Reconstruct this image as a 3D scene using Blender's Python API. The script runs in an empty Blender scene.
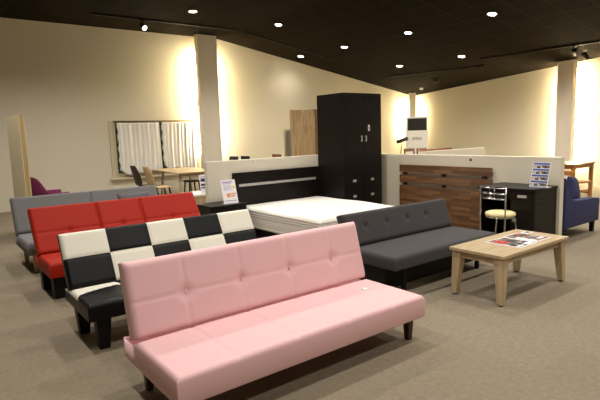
import bpy, bmesh, math, random
from mathutils import Vector, Matrix
random.seed(4)
sc = bpy.context.scene
COL = sc.collection
PI = math.pi

# ------------------------------------------------------------------ materials
def newmat(name):
    m = bpy.data.materials.new(name); m.use_nodes = True
    nt = m.node_tree; b = nt.nodes['Principled BSDF']
    return m, nt, b
def srgb(c):
    return tuple(((v/255.0+0.055)/1.055)**2.4 if v/255.0 > 0.04045 else v/255.0/12.92 for v in c)
def plain(name, col, rough=0.6, metal=0.0, bump=0.0, bscale=200.0, var=0.0, spec=0.5, sheen=0.0):
    """flat colour with fine noise variation and bump"""
    m, nt, b = newmat(name); c = srgb(col)
    b.inputs['Base Color'].default_value = (*c, 1); b.inputs['Roughness'].default_value = rough
    b.inputs['Metallic'].default_value = metal; b.inputs['Specular IOR Level'].default_value = spec
    if sheen: b.inputs['Sheen Weight'].default_value = sheen
    tc = nt.nodes.new('ShaderNodeTexCoord')
    n = nt.nodes.new('ShaderNodeTexNoise'); n.inputs['Scale'].default_value = bscale; n.inputs['Detail'].default_value = 3
    nt.links.new(tc.outputs['Object'], n.inputs['Vector'])
    if var:
        r = nt.nodes.new('ShaderNodeValToRGB')
        r.color_ramp.elements[0].position = .3; r.color_ramp.elements[1].position = .7
        r.color_ramp.elements[0].color = (*[v*(1-var) for v in c], 1)
        r.color_ramp.elements[1].color = (*[min(1, v*(1+var)) for v in c], 1)
        nt.links.new(n.outputs['Fac'], r.inputs['Fac']); nt.links.new(r.outputs['Color'], b.inputs['Base Color'])
    if bump:
        bp = nt.nodes.new('ShaderNodeBump'); bp.inputs['Strength'].default_value = bump; bp.inputs['Distance'].default_value = .002
        nt.links.new(n.outputs['Fac'], bp.inputs['Height']); nt.links.new(bp.outputs['Normal'], b.inputs['Normal'])
    return m
def wood(name, c1, c2, rough=.5, axis='X', scale=1.0, dist=2.0):
    m, nt, b = newmat(name); b.inputs['Specular IOR Level'].default_value = .22 if c1[0] < 40 else .4
    tc = nt.nodes.new('ShaderNodeTexCoord'); mp = nt.nodes.new('ShaderNodeMapping')
    s = {'X': (1.2, 14, 14), 'Y': (14, 1.2, 14), 'Z': (14, 14, 1.2)}[axis]
    mp.inputs['Scale'].default_value = tuple(v*scale for v in s)
    n = nt.nodes.new('ShaderNodeTexNoise'); n.inputs['Scale'].default_value = 2.2; n.inputs['Detail'].default_value = 5
    n.inputs['Distortion'].default_value = dist*.3
    r = nt.nodes.new('ShaderNodeValToRGB')
    r.color_ramp.elements[0].position = .32; r.color_ramp.elements[1].position = .68
    r.color_ramp.elements[0].color = (*srgb(c1), 1); r.color_ramp.elements[1].color = (*srgb(c2), 1)
    L = nt.links.new
    L(tc.outputs['Object'], mp.inputs['Vector']); L(mp.outputs['Vector'], n.inputs['Vector'])
    L(n.outputs['Fac'], r.inputs['Fac']); L(r.outputs['Color'], b.inputs['Base Color'])
    b.inputs['Roughness'].default_value = rough
    return m
def emis(name, col, strength):
    m, nt, b = newmat(name)
    b.inputs['Base Color'].default_value = (*col, 1)
    b.inputs['Emission Color'].default_value = (*col, 1); b.inputs['Emission Strength'].default_value = strength
    return m

M = {}
M['wall'] = plain('cream wall paint', (226, 218, 198), .85, bump=.15, bscale=60, var=.015)
M['partition'] = plain('white partition paint', (226, 218, 200), .6, bump=.1, bscale=50, var=.01)
M['pillar'] = plain('pillar paint', (236, 227, 211), .8, bump=.1, bscale=50)
M['pink'] = plain('pink leatherette', (225, 182, 185), .55, bump=.35, bscale=260, var=.02)
M['red'] = plain('red leatherette', (158, 34, 18), .55, bump=.3, bscale=260, var=.03, spec=.15)
M['cream_leather'] = plain('cream leatherette', (226, 222, 208), .5, bump=.3, bscale=260, var=.015)
M['black_leather'] = plain('black leatherette', (8, 8, 9), .42, bump=.3, bscale=260, spec=.2)
M['grey_fabric'] = plain('grey woven fabric', (108, 106, 107), .95, bump=.8, bscale=420, var=.12, sheen=.1)
M['dark_fabric'] = plain('charcoal woven fabric', (53, 49, 51), .95, bump=.8, bscale=420, var=.14, sheen=.1)
M['cushion_fabric'] = plain('dark grey cushion fabric', (92, 88, 94), .95, bump=.8, bscale=420, var=.1)
M['blue_fabric'] = plain('navy woven fabric', (44, 48, 86), .9, bump=.7, bscale=400, var=.12)
M['lavender'] = plain('lavender seat highlight', (150, 145, 175), .9, bump=.5, bscale=300, var=.05)
M['purple'] = plain('magenta felt', (98, 22, 70), .9, bump=.5, bscale=300, var=.08)
M['dark_leg'] = wood('dark brown lacquered wood', (44, 24, 18), (62, 34, 26), .4, 'Z')
M['black_leg'] = plain('black painted wood', (9, 8, 8), .5, spec=.2)
M['black_metal'] = plain('black powder coated metal', (9, 9, 10), .5, .0, spec=.25)
M['chrome'] = plain('polished chrome', (205, 205, 208), .15, 1.0)
M['satin'] = plain('satin aluminium', (190, 186, 180), .35, .35)
M['ebony'] = wood('espresso woodgrain laminate', (18, 13, 12), (25, 19, 17), .4, 'X')
M['ebony_v'] = wood('espresso upright woodgrain laminate', (18, 13, 11), (25, 19, 16), .42, 'Z')
M['ebony_gap'] = plain('black gap', (8, 7, 7), .8)
M['mattress'] = plain('white mattress ticking', (226, 222, 214), .85, bump=.3, bscale=120, var=.01)
M['oak'] = wood('pale oak', (160, 138, 106), (190, 170, 136), .45, 'X', 1.0)
M['oak_y'] = wood('pale oak across', (168, 144, 108), (196, 176, 140), .45, 'Y', 1.0)
M['oak_z'] = wood('pale oak upright', (164, 142, 108), (190, 170, 136), .5, 'Z', 1.0)
M['oak_z2'] = wood('sonoma oak upright', (150, 122, 86), (196, 170, 128), .5, 'Z', .8, 4)
M['oak_dark'] = wood('brown oak upright', (104, 78, 48), (128, 98, 62), .5, 'Z')
M['pine'] = wood('pale pine', (224, 210, 172), (236, 224, 192), .6, 'Z', .6)
M['pine_edge'] = wood('pine edge', (184, 154, 98), (204, 176, 120), .6, 'Z', .6)
M['brown_wood'] = wood('red brown wood', (84, 40, 22), (110, 56, 30), .4, 'Y')
M['amber_wood'] = wood('amber wood', (150, 98, 48), (180, 124, 66), .45, 'Z')
M['beige_shell'] = wood('bentwood beech', (186, 158, 118), (204, 178, 138), .5, 'Z')
M['brown_shell'] = plain('dark brown shell', (58, 40, 36), .5)
M['cream_seat'] = plain('cream vinyl', (236, 222, 168), .45, bump=.1)
M['white_plastic'] = plain('white plastic', (232, 230, 224), .4)
M['dark_grille'] = plain('dark grille', (40, 42, 38), .6)
M['paper'] = plain('white paper', (235, 232, 235), .5)
M['sill'] = plain('window trim paint', (214, 202, 172), .6)
M['bronze'] = plain('brown window frame', (120, 98, 62), .4, .3)
M['cable'] = plain('grey plastic', (120, 118, 114), .6)

def checker_ceiling():
    m, nt, b = newmat('black ceiling tile'); L = nt.links.new
    tc = nt.nodes.new('ShaderNodeTexCoord')
    br = nt.nodes.new('ShaderNodeTexBrick'); br.offset = 0; br.squash = 1
    br.inputs['Scale'].default_value = 1; br.inputs['Brick Width'].default_value = .6; br.inputs['Row Height'].default_value = .6
    br.inputs['Mortar Size'].default_value = .018; br.inputs['Bias'].default_value = 0
    br.inputs['Color1'].default_value = (*srgb((27, 22, 16)), 1); br.inputs['Color2'].default_value = (*srgb((30, 25, 18)), 1)
    br.inputs['Mortar'].default_value = (*srgb((40, 34, 24)), 1)
    L(tc.outputs['Object'], br.inputs['Vector'])
    v = nt.nodes.new('ShaderNodeTexVoronoi'); v.inputs['Scale'].default_value = 14
    L(tc.outputs['Object'], v.inputs['Vector'])
    mx = nt.nodes.new('ShaderNodeMixRGB'); mx.blend_type = 'MULTIPLY'; mx.inputs['Fac'].default_value = .7
    r = nt.nodes.new('ShaderNodeValToRGB'); r.color_ramp.elements[0].color = (.35, .35, .35, 1); r.color_ramp.elements[1].position = .45
    L(v.outputs['Distance'], r.inputs['Fac']); L(br.outputs['Color'], mx.inputs['Color1']); L(r.outputs['Color'], mx.inputs['Color2'])
    L(mx.outputs['Color'], b.inputs['Base Color']); b.inputs['Roughness'].default_value = 1; b.inputs['Specular IOR Level'].default_value = .05
    return m
M['ceiling'] = checker_ceiling()
def carpet():
    m, nt, b = newmat('taupe carpet tile'); L = nt.links.new
    tc = nt.nodes.new('ShaderNodeTexCoord')
    br = nt.nodes.new('ShaderNodeTexBrick'); br.offset = 0
    br.inputs['Scale'].default_value = 1; br.inputs['Brick Width'].default_value = .5; br.inputs['Row Height'].default_value = .5
    br.inputs['Mortar Size'].default_value = .002
    br.inputs['Color1'].default_value = (*srgb((130, 119, 102)), 1); br.inputs['Color2'].default_value = (*srgb((134, 123, 105)), 1)
    br.inputs['Mortar'].default_value = (*srgb((130, 118, 100)), 1)
    L(tc.outputs['Object'], br.inputs['Vector'])
    n = nt.nodes.new('ShaderNodeTexNoise'); n.inputs['Scale'].default_value = 160; n.inputs['Detail'].default_value = 4
    L(tc.outputs['Object'], n.inputs['Vector'])
    n2 = nt.nodes.new('ShaderNodeTexNoise'); n2.inputs['Scale'].default_value = 28; n2.inputs['Detail'].default_value = 3
    L(tc.outputs['Object'], n2.inputs['Vector'])
    ad = nt.nodes.new('ShaderNodeMath'); ad.operation = 'ADD'; L(n.outputs['Fac'], ad.inputs[0]); L(n2.outputs['Fac'], ad.inputs[1])
    r = nt.nodes.new('ShaderNodeMapRange'); r.inputs['From Min'].default_value = .7; r.inputs['From Max'].default_value = 1.3
    r.inputs['To Min'].default_value = .84; r.inputs['To Max'].default_value = 1.12; L(ad.outputs[0], r.inputs['Value'])
    mx = nt.nodes.new('ShaderNodeVectorMath'); mx.operation = 'SCALE'
    L(br.outputs['Color'], mx.inputs[0]); L(r.outputs['Result'], mx.inputs['Scale']); L(mx.outputs['Vector'], b.inputs['Base Color'])
    bp = nt.nodes.new('ShaderNodeBump'); bp.inputs['Strength'].default_value = .6; bp.inputs['Distance'].default_value = .004
    L(n.outputs['Fac'], bp.inputs['Height']); L(bp.outputs['Normal'], b.inputs['Normal'])
    b.inputs['Roughness'].default_value = .95; b.inputs['Specular IOR Level'].default_value = .2
    return m
M['carpet'] = carpet()
def acacia():
    """butcher-block strips of mixed brown tones, running along local Y, stacked in Z"""
    m, nt, b = newmat('acacia butcher block'); L = nt.links.new
    tc = nt.nodes.new('ShaderNodeTexCoord'); sp = nt.nodes.new('ShaderNodeSeparateXYZ'); cb = nt.nodes.new('ShaderNodeCombineXYZ')
    L(tc.outputs['Object'], sp.inputs[0]); L(sp.outputs['Y'], cb.inputs['X']); L(sp.outputs['Z'], cb.inputs['Y'])
    br = nt.nodes.new('ShaderNodeTexBrick'); br.offset = .37; br.offset_frequency = 3; br.squash = 1.0
    br.inputs['Scale'].default_value = 1; br.inputs['Brick Width'].default_value = .34; br.inputs['Row Height'].default_value = .043
    br.inputs['Mortar Size'].default_value = .0007; br.inputs['Bias'].default_value = -.1
    br.inputs['Color1'].default_value = (0, 0, 0, 1); br.inputs['Color2'].default_value = (1, 1, 1, 1); br.inputs['Mortar'].default_value = (.1, .1, .1, 1)
    L(cb.outputs[0], br.inputs['Vector'])
    mp = nt.nodes.new('ShaderNodeMapping'); mp.inputs['Scale'].default_value = (20, 2, 30); L(tc.outputs['Object'], mp.inputs['Vector'])
    n = nt.nodes.new('ShaderNodeTexNoise'); n.inputs['Scale'].default_value = 2.5; n.inputs['Detail'].default_value = 4; L(mp.outputs[0], n.inputs['Vector'])
    ad = nt.nodes.new('ShaderNodeMath'); ad.operation = 'MULTIPLY_ADD'; ad.inputs[1].default_value = .5; ad.inputs[2].default_value = 0
    L(n.outputs['Fac'], ad.inputs[0])
    a2 = nt.nodes.new('ShaderNodeMath'); a2.operation = 'MULTIPLY_ADD'; a2.inputs[1].default_value = .62
    L(br.outputs['Color'], a2.inputs[0]); L(ad.outputs[0], a2.inputs[2])
    r = nt.nodes.new('ShaderNodeValToRGB'); e = r.color_ramp.elements
    e[0].position = .15; e[0].color = (*srgb((84, 57, 38)), 1); e[1].position = .85; e[1].color = (*srgb((138, 100, 66)), 1)
    k = e.new(.5); k.color = (*srgb((110, 76, 49)), 1)
    L(a2.outputs[0], r.inputs['Fac']); L(r.outputs['Color'], b.inputs['Base Color']); b.inputs['Roughness'].default_value = .38
    return m
M['acacia'] = acacia()
def grooved():
    m, nt, b = newmat('beadboard white'); L = nt.links.new
    b.inputs['Base Color'].default_value = (*srgb((214, 206, 186)), 1); b.inputs['Roughness'].default_value = .6
    tc = nt.nodes.new('ShaderNodeTexCoord'); w = nt.nodes.new('ShaderNodeTexWave'); w.bands_direction = 'Y'; w.wave_profile = 'SAW'
    w.inputs['Scale'].default_value = 4.5; L(tc.outputs['Object'], w.inputs['Vector'])
    bp = nt.nodes.new('ShaderNodeBump'); bp.inputs['Strength'].default_value = .8; bp.inputs['Distance'].default_value = .006
    L(w.outputs['Color'], bp.inputs['Height']); L(bp.outputs['Normal'], b.inputs['Normal'])
    return m
M['bead'] = grooved()
def curtain_mat():
    m, nt, b = newmat('thin white curtain cloth')
    b.inputs['Base Color'].default_value = (*srgb((240, 237, 230)), 1); b.inputs['Roughness'].default_value = .9
    return m
M['curtain'] = curtain_mat()
def green_pane():
    m, nt, b = newmat('dark window glass with garden behind'); L = nt.links.new
    tc = nt.nodes.new('ShaderNodeTexCoord'); n = nt.nodes.new('ShaderNodeTexNoise'); n.inputs['Scale'].default_value = 9; n.inputs['Detail'].default_value = 5
    r = nt.nodes.new('ShaderNodeValToRGB'); r.color_ramp.elements[0].position = .4; r.color_ramp.elements[1].position = .62
    r.color_ramp.elements[0].color = (*srgb((48, 70, 58)), 1); r.color_ramp.elements[1].color = (*srgb((110, 128, 108)), 1)
    L(tc.outputs['Object'], n.inputs['Vector']); L(n.outputs['Fac'], r.inputs['Fac']); L(r.outputs['Color'], b.inputs['Base Color'])
    b.inputs['Roughness'].default_value = .15
    return m
M['pane'] = green_pane()
def collage(name, cols, sx, sy, seed=0.0):
    """printed page: cells of picture colours"""
    m, nt, b = newmat(name); L = nt.links.new
    tc = nt.nodes.new('ShaderNodeTexCoord'); mp = nt.nodes.new('ShaderNodeMapping')
    mp.inputs['Scale'].default_value = (sx, sy, 1); mp.inputs['Location'].default_value = (seed, seed*.7, 0)
    v = nt.nodes.new('ShaderNodeTexVoronoi'); v.distance = 'CHEBYCHEV'; v.inputs['Scale'].default_value = 1; v.inputs['Randomness'].default_value = .8
    r = nt.nodes.new('ShaderNodeValToRGB'); r.color_ramp.interpolation = 'CONSTANT'
    sp = nt.nodes.new('ShaderNodeSeparateColor')
    L(tc.outputs['Generated'], mp.inputs['Vector']); L(mp.outputs[0], v.inputs['Vector']); L(v.outputs['Color'], sp.inputs[0]); L(sp.outputs[0], r.inputs['Fac'])
    e = r.color_ramp.elements
    for i, c in enumerate(cols):
        if i < 2: k = e[i]; k.position = i/len(cols)
        else: k = e.new(i/len(cols))
        k.color = (*srgb(c), 1)
    L(r.outputs['Color'], b.inputs['Base Color']); b.inputs['Roughness'].default_value = .25
    return m
M['mag_a'] = collage('printed page red and grey', [(88, 84, 88), (190, 186, 182), (120, 110, 104), (52, 50, 54), (150, 144, 138), (120, 104, 90)], 7, 6, 3.1)
M['mag_b'] = collage('printed page warm photos', [(180, 176, 172), (96, 82, 70), (168, 122, 80), (70, 66, 72), (140, 130, 124), (110, 106, 110)], 7, 6, 8.4)
M['mag_red'] = plain('red print', (180, 52, 42), .4)
M['photo_row'] = collage('row of small photos', [(150, 140, 130), (96, 80, 70), (214, 206, 196), (176, 150, 128), (70, 66, 84), (198, 200, 210)], 9, 1.2, 1.7)
M['print_blue'] = plain('blue print', (66, 84, 168), .35)
M['print_orange'] = plain('orange print', (226, 150, 96), .4)
M['print_violet'] = plain('violet print', (150, 140, 178), .4)
M['print_yellow'] = plain('yellow print', (236, 206, 70), .4)
M['print_dark'] = plain('dark print', (40, 38, 52), .4)
M['print_maroon'] = plain('maroon print', (120, 50, 60), .4)
M['mirror'] = plain('mirror with painted pale reflection', (205, 206, 204), .2, .1)  # pale grey base colour stands in for the bright reflection
M['glow_lens'] = emis('lit lamp lens', (1, .93, .8), 60)
M['tube'] = emis('lit fluorescent tube', (1, .84, .52), 190)

# ------------------------------------------------------------------ mesh helpers
class MB:
    def __init__(s): s.bm = bmesh.new()
    def box(s, x0, x1, y0, y1, z0, z1, bev=0.0, mi=0, seg=2, mat=None):
        r = bmesh.ops.create_cube(s.bm, size=1)
        vs = r['verts']
        for v in vs:
            v.co = Vector(((x0+x1)/2+v.co.x*(x1-x0), (y0+y1)/2+v.co.y*(y1-y0), (z0+z1)/2+v.co.z*(z1-z0)))
        if mat is not None:
            for v in vs: v.co = mat @ v.co
        fs = set(f for v in vs for f in v.link_faces)
        for f in fs: f.material_index = mi
        if bev:
            es = list(set(e for v in vs for e in v.link_edges))
            bmesh.ops.bevel(s.bm, geom=es, offset=bev, segments=seg, affect='EDGES', profile=.5)
        return s
    def taper(s, p0, p1, a0, a1, bev=0.0, mi=0):
        """square leg, half widths a0 at p0 and a1 at p1"""
        p0 = Vector(p0); p1 = Vector(p1)
        if not isinstance(a0, tuple): a0 = (a0, a0)
        if not isinstance(a1, tuple): a1 = (a1, a1)
        vs = []
        for p, a in ((p0, a0), (p1, a1)):
            for sx, sy in ((-1, -1), (1, -1), (1, 1), (-1, 1)):
                vs.append(s.bm.verts.new(p+Vector((sx*a[0], sy*a[1], 0))))
        fs = [s.bm.faces.new([vs[i] for i in q]) for q in ((3, 2, 1, 0), (4, 5, 6, 7), (0, 1, 5, 4), (1, 2, 6, 5), (2, 3, 7, 6), (3, 0, 4, 7))]
        for f in fs: f.material_index = mi
        bmesh.ops.recalc_face_normals(s.bm, faces=fs)
        if bev:
            bmesh.ops.bevel(s.bm, geom=list(set(e for f in fs for e in f.edges)), offset=bev, segments=2, affect='EDGES', profile=.5)
        return s
    def tube(s, pts, r, n=10, mi=0, r1=None):
        pts = [Vector(p) for p in pts]; rings = []
        for i, p in enumerate(pts):
            t = (pts[min(i+1, len(pts)-1)]-pts[max(i-1, 0)]).normalized()
            a = Vector((0, 0, 1)) if abs(t.z) < .9 else Vector((1, 0, 0))
            u = t.cross(a).normalized(); w = t.cross(u)
            rr = r if r1 is None else r+(r1-r)*i/(len(pts)-1)
            rings.append([s.bm.verts.new(p+(u*math.cos(2*PI*k/n)+w*math.sin(2*PI*k/n))*rr) for k in range(n)])
        fs = []
        for a, b in zip(rings, rings[1:]):
            for k in range(n): fs.append(s.bm.faces.new((a[k], a[(k+1) % n], b[(k+1) % n], b[k])))
        fs.append(s.bm.faces.new(rings[0])); fs.append(s.bm.faces.new(rings[-1]))
        for f in fs: f.material_index = mi; f.smooth = True
        bmesh.ops.recalc_face_normals(s.bm, faces=fs)
        return s
    def lathe(s, prof, c=(0, 0), n=32, mi=0):
        rings = []
        for r, z in prof:
            if r < 1e-5: rings.append([s.bm.verts.new((c[0], c[1], z))])
            else: rings.append([s.bm.verts.new((c[0]+r*math.cos(2*PI*k/n), c[1]+r*math.sin(2*PI*k/n), z)) for k in range(n)])
        fs = []
        for a, b in zip(rings, rings[1:]):
            for k in range(n):
                q = [a[k % len(a)], a[(k+1) % len(a)], b[(k+1) % len(b)], b[k % len(b)]]
                u = []
                for v in q:
                    if v not in u: u.append(v)
                if len(u) > 2: fs.append(s.bm.faces.new(u))
        for ring in (rings[0], rings[-1]):
            if len(ring) > 1: fs.append(s.bm.faces.new(ring))
        for f in fs: f.material_index = mi; f.smooth = True
        bmesh.ops.recalc_face_normals(s.bm, faces=fs)
        return s
    def prism(s, poly, lo, hi, axis='Y', mi=0, bev=0.0, smooth=False):
        """extrude polygon; axis = direction of extrusion. poly coords are the other two axes in order"""
        def mk(p, d):
            return {'Y': (p[0], d, p[1]), 'X': (d, p[0], p[1]), 'Z': (p[0], p[1], d)}[axis]
        a = [s.bm.verts.new(mk(p, lo)) for p in poly]; b = [s.bm.verts.new(mk(p, hi)) for p in poly]
        n = len(poly)
        fs = [s.bm.faces.new(a), s.bm.faces.new(b)]+[s.bm.faces.new((a[i], a[(i+1) % n], b[(i+1) % n], b[i])) for i in range(n)]
        for f in fs: f.material_index = mi
        bmesh.ops.recalc_face_normals(s.bm, faces=fs)
        if bev:
            bmesh.ops.bevel(s.bm, geom=list(set(e for f in fs for e in f.edges)), offset=bev, segments=3, affect='EDGES', profile=.5)
        return s
    def build(s, name, mats, parent=None, loc=None, smooth=None, mtx=None):
        me = bpy.data.meshes.new(name); s.bm.to_mesh(me); s.bm.free()
        if not isinstance(mats, (list, tuple)): mats = [mats]
        for m in mats: me.materials.append(m if not isinstance(m, str) else M[m])
        if smooth:
            for p in me.polygons: p.use_smooth = True
        o = bpy.data.objects.new(name, me); COL.objects.link(o)
        if parent: o.parent = parent
        if loc: o.location = loc
        if mtx: o.matrix_local = mtx
        if smooth == 'auto':
            try: me.set_sharp_from_angle(angle=math.radians(40))
            except Exception: pass
        return o
def thing(name, label, cat, loc=(0, 0, 0), rz=0, group=None):
    o = bpy.data.objects.new(name, None); COL.objects.link(o); o.empty_display_size = .1
    o.location = loc; o.rotation_euler = (0, 0, rz)
    return tag(o, label, cat, group)
def tag(o, label, cat, group=None):
    o['label'] = label; o['category'] = cat
    if group: o['group'] = group
    return o
def struct(o): o['kind'] = 'structure'; return o
def dup(root, loc, rz, label, group=None):
    r = root.copy(); COL.objects.link(r); r.location = loc; r.rotation_euler = (0, 0, rz); r['label'] = label
    if group: r['group'] = group
    for ch in list(root.children):
        c = ch.copy(); COL.objects.link(c); c.parent = r
        for g in ch.children:
            d = g.copy(); COL.objects.link(d); d.parent = c
    return r

def smoothstep(a, b, x):
    t = max(0, min(1, (x-a)/(b-a))); return t*t*(3-2*t)
def pad(name, W, D, T, r, mats, parent, mtx, height=None, cell=None, res=.013, bulge=0.0):
    """upholstered pad: x in 0..W, y in 0..D, top at z=T (rounded with radius r), flat underside at 0.
    height(x,y) is added to the top; cell(x,y) gives the material index."""
    def line(L):
        n = max(4, int(round((L-2*r)/res)))
        a = [r*(1-math.cos(PI/2*k/6)) for k in range(6)]
        return a+[r+(L-2*r)*k/n for k in range(n+1)]+[L-v for v in reversed(a)]
    xs = line(W); ys = line(D); bm = bmesh.new()
    def rnd(x, L):
        d = min(x, L-x)
        return 1.0 if d >= r else math.sqrt(max(0, 1-((r-d)/r)**2))
    grid = []
    for y in ys:
        row = []
        for x in xs:
            k = rnd(x, W)*rnd(y, D)
            z = T-r+r*k
            if height: z += height(x, y)*min(1, k)
            if bulge:
                z += bulge*math.sin(PI*min(1, max(0, x/W)))**.4*math.sin(PI*min(1, max(0, y/D)))**.5 if 0 < x < W and 0 < y < D else 0
            row.append(bm.verts.new((x, y, z)))
        grid.append(row)
    ny, nx = len(ys), len(xs)
    for j in range(ny-1):
        for i in range(nx-1):
            f = bm.faces.new((grid[j][i], grid[j][i+1], grid[j+1][i+1], grid[j+1][i])); f.smooth = True
            if cell: f.material_index = cell((xs[i]+xs[i+1])/2, (ys[j]+ys[j+1])/2)
    # walls
    loop = [(0, i) for i in range(nx)]+[(j, nx-1) for j in range(1, ny)]+[(ny-1, i) for i in range(nx-2, -1, -1)]+[(j, 0) for j in range(ny-2, 0, -1)]
    rb = min(.012, r)
    prev = [grid[j][i] for j, i in loop]
    def inset(v, d, z):
        x = min(max(v.co.x, d), W-d); y = min(max(v.co.y, d), D-d); return bm.verts.new((x, y, z))
    top = prev
    for d, z in ((0, rb), (rb*.3, rb*.3), (rb, 0)):
        cur = [inset(v, d, z) for v in top]
        n = len(loop)
        for k in range(n):
            f = bm.faces.new((prev[k], cur[k], cur[(k+1) % n], prev[(k+1) % n])); f.smooth = True
            if cell: f.material_index = cell(-1, -1) if cell(-1, -1) is not None else 0
        prev = cur
    bm.faces.new(list(reversed(prev)))
    bmesh.ops.recalc_face_normals(bm, faces=bm.faces[:])
    me = bpy.data.meshes.new(name); bm.to_mesh(me); bm.free()
    for m in (mats if isinstance(mats, (list, tuple)) else [mats]): me.materials.append(M[m])
    o = bpy.data.objects.new(name, me); COL.objects.link(o); o.parent = parent; o.matrix_local = mtx
    return o

def groove(d, w, depth):
    return -depth*math.exp(-(d/w)**2)

# ------------------------------------------------------------------ setting
YW = 12.8; XB = 7.06; ZC = 4.209; SL = -0.1674
def ceil_z(x): return ZC if x <= XB else ZC+SL*(x-XB)
def wall_rx(y): return 15.37-.266*(YW-y)
X0, Y0 = -4.0, -4.0
b = MB(); b.box(X0, 15.6, Y0, YW, -.05, 0)
struct(b.build('floor', 'carpet'))
b = MB()
b.prism([(X0, ZC), (XB, ZC), (15.7, ceil_z(15.7)), (15.7, ceil_z(15.7)+.12), (XB, ZC+.12), (X0, ZC+.12)], Y0, YW+.1, 'Y')
struct(b.build('ceiling', 'ceiling'))
b = MB()
b.prism([(X0, 0), (15.5, 0), (15.5, ceil_z(15.5)), (XB, ZC), (X0, ZC)], YW, YW+.12, 'Y')
struct(b.build('wall_back', 'wall'))
b = MB(); b.box(X0-.1, X0, Y0, YW, 0, ZC); struct(b.build('wall_left', 'wall'))
b = MB()
xr = wall_rx(Y0)
b.prism([(X0, 0), (xr, 0), (xr, ceil_z(xr)), (XB, ZC), (X0, ZC)], Y0-.1, Y0, 'Y'); struct(b.build('wall_front', 'wall'))
b = MB()
x1, x2 = wall_rx(Y0), wall_rx(YW)
vs = [b.bm.verts.new(p) for p in ((x1, Y0, 0), (x2, YW, 0), (x2, YW, ceil_z(x2)), (x1, Y0, ceil_z(x1)), (x1+.12, Y0, 0), (x2+.12, YW, 0), (x2+.12, YW, ceil_z(x2)), (x1+.12, Y0, ceil_z(x1)))]
for q in ((0, 1, 2, 3), (7, 6, 5, 4), (0, 4, 5, 1), (3, 2, 6, 7), (0, 3, 7, 4), (1, 5, 6, 2)): b.bm.faces.new([vs[i] for i in q])
bmesh.ops.recalc_face_normals(b.bm, faces=b.bm.faces[:])
struct(b.build('wall_right', 'wall'))
# pilasters standing off the walls with lit tubes tucked behind their edges
b = MB(); b.box(6.26, 6.83, 12.42, 12.60, 0, ZC-.0, .004); struct(b.build('trim_1', 'pillar'))
ang = math.atan2(-1, -.266)   # direction of right wall towards the viewer
dv = Vector((-.266, -1, 0)).normalized(); nv = Vector((-1, .266, 0)).normalized()
def wall_box(c, half, depth, z1, name, mat='pillar', thick=None):
    c = Vector((*c, 0)); bb = MB()
    pts = [c-dv*half, c+dv*half, c+dv*half-nv*depth, c-dv*half-nv*depth]
    bb.prism([(p.x, p.y) for p in pts], 0, z1, 'Z'); return bb.build(name, mat)
struct(wall_box((13.27, 6.17), .235, .14, 3.15, 'trim_2'))
b = MB(); mt = Matrix.Translation((14.86, 12.40, 0)) @ Matrix.Rotation(math.radians(-40), 4, 'Z')
b.box(-.12, .12, -.05, .05, 0, 2.885, 0, mat=mt); struct(b.build('trim_3', 'pillar'))
# ------------------------------------------------------------------ window
b = MB()
wx0, wx1, wz0, wz1 = 4.02, 6.24, .62, 1.95
for a in ((wx0-.10, wx0, wz0-.08, wz1+.03), (wx1, wx1+.08, wz0-.08, wz1+.03)): b.box(a[0], a[1], YW-.03, YW, a[2], a[3], .004)
b.box(wx0, wx1, YW-.03, YW, wz0-.06, wz0, .004)
w = struct(b.build('window_1', 'sill'))
b = MB(); b.box(wx0, wx1, YW-.012, YW-.004, wz0, wz1); b.build('glass', 'pane', w)
b = MB()
b.box(wx0, wx1, YW-.05, YW, wz1, wz1+.035, .004)
b.build('window_head', 'bronze', w)
b = MB()
for x in (wx0, (wx0+wx1)/2-.02, wx1-.04): b.box(x, x+.04, YW-.04, YW-.012, wz0, wz1, .004)
b.box(wx0+.04, wx1-.04, YW-.04, YW-.012, wz0, wz0+.05, .004)
b.build('window_frame', 'sill', w)
b = MB(); b.box(wx0-.16, wx1+.1, YW-.09, YW, wz0-.10, wz0-.06, .006); b.build('window_sill', 'sill', w)

def curtain(label, xa, xb, ztop, zbot, seed):
    rnd = random.Random(seed); bm = bmesh.new(); nx, nz = 90, 26; g = []
    ph = [rnd.uniform(0, 6) for _ in range(6)]
    for j in range(nz+1):
        v = j/nz; row = []
        for i in range(nx+1):
            u = i/nx
            x = xa+(xb-xa)*u
            fold = .6*.018*math.sin(u*58+ph[0]+.7*math.sin(v*3+ph[1]))+.007*math.sin(u*31+ph[2]+v*1.5)+.0035*math.sin(u*97+ph[3])
            zb = zbot+.05*math.sin(u*3.1+ph[4])*.6+.02*math.sin(u*17+ph[5])+(.14 if u < .12 else 0)*(1-u/.12)*.8
            z = ztop+(zb-ztop)*v
            xo = .014*math.sin(v*26+seed)*max(0, 1-u*14)+(.03*v if u > .95 else 0)
            row.append(bm.verts.new((x+xo, YW-.115+fold*(.35+.65*v), z)))
        g.append(row)
    for j in range(nz):
        for i in range(nx):
            f = bm.faces.new((g[j][i], g[j][i+1], g[j+1][i+1], g[j+1][i])); f.smooth = True
    me = bpy.data.meshes.new('curtain'); bm.to_mesh(me); bm.free(); me.materials.append(M['curtain'])
    o = bpy.data.objects.new('curtain', me); COL.objects.link(o)
    md = o.modifiers.new('thick', 'SOLIDIFY'); md.thickness = .004
    return tag(o, label, 'curtain', 'curtains at the window')
curtain('left white gathered curtain on the window, beside the dark gap', 4.09, 5.17, 1.93, .66, 3)
curtain('right white curtain of the window, nearest the glowing pillar', 5.24, 6.20, 1.93, .68, 8)
b = MB(); b.tube([(4.02, YW-.10, 1.95), (6.26, YW-.10, 1.95)], .012)
tag(b.build('curtain_rod', 'bronze'), 'thin brown rod above the white curtains', 'curtain rod')

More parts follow.
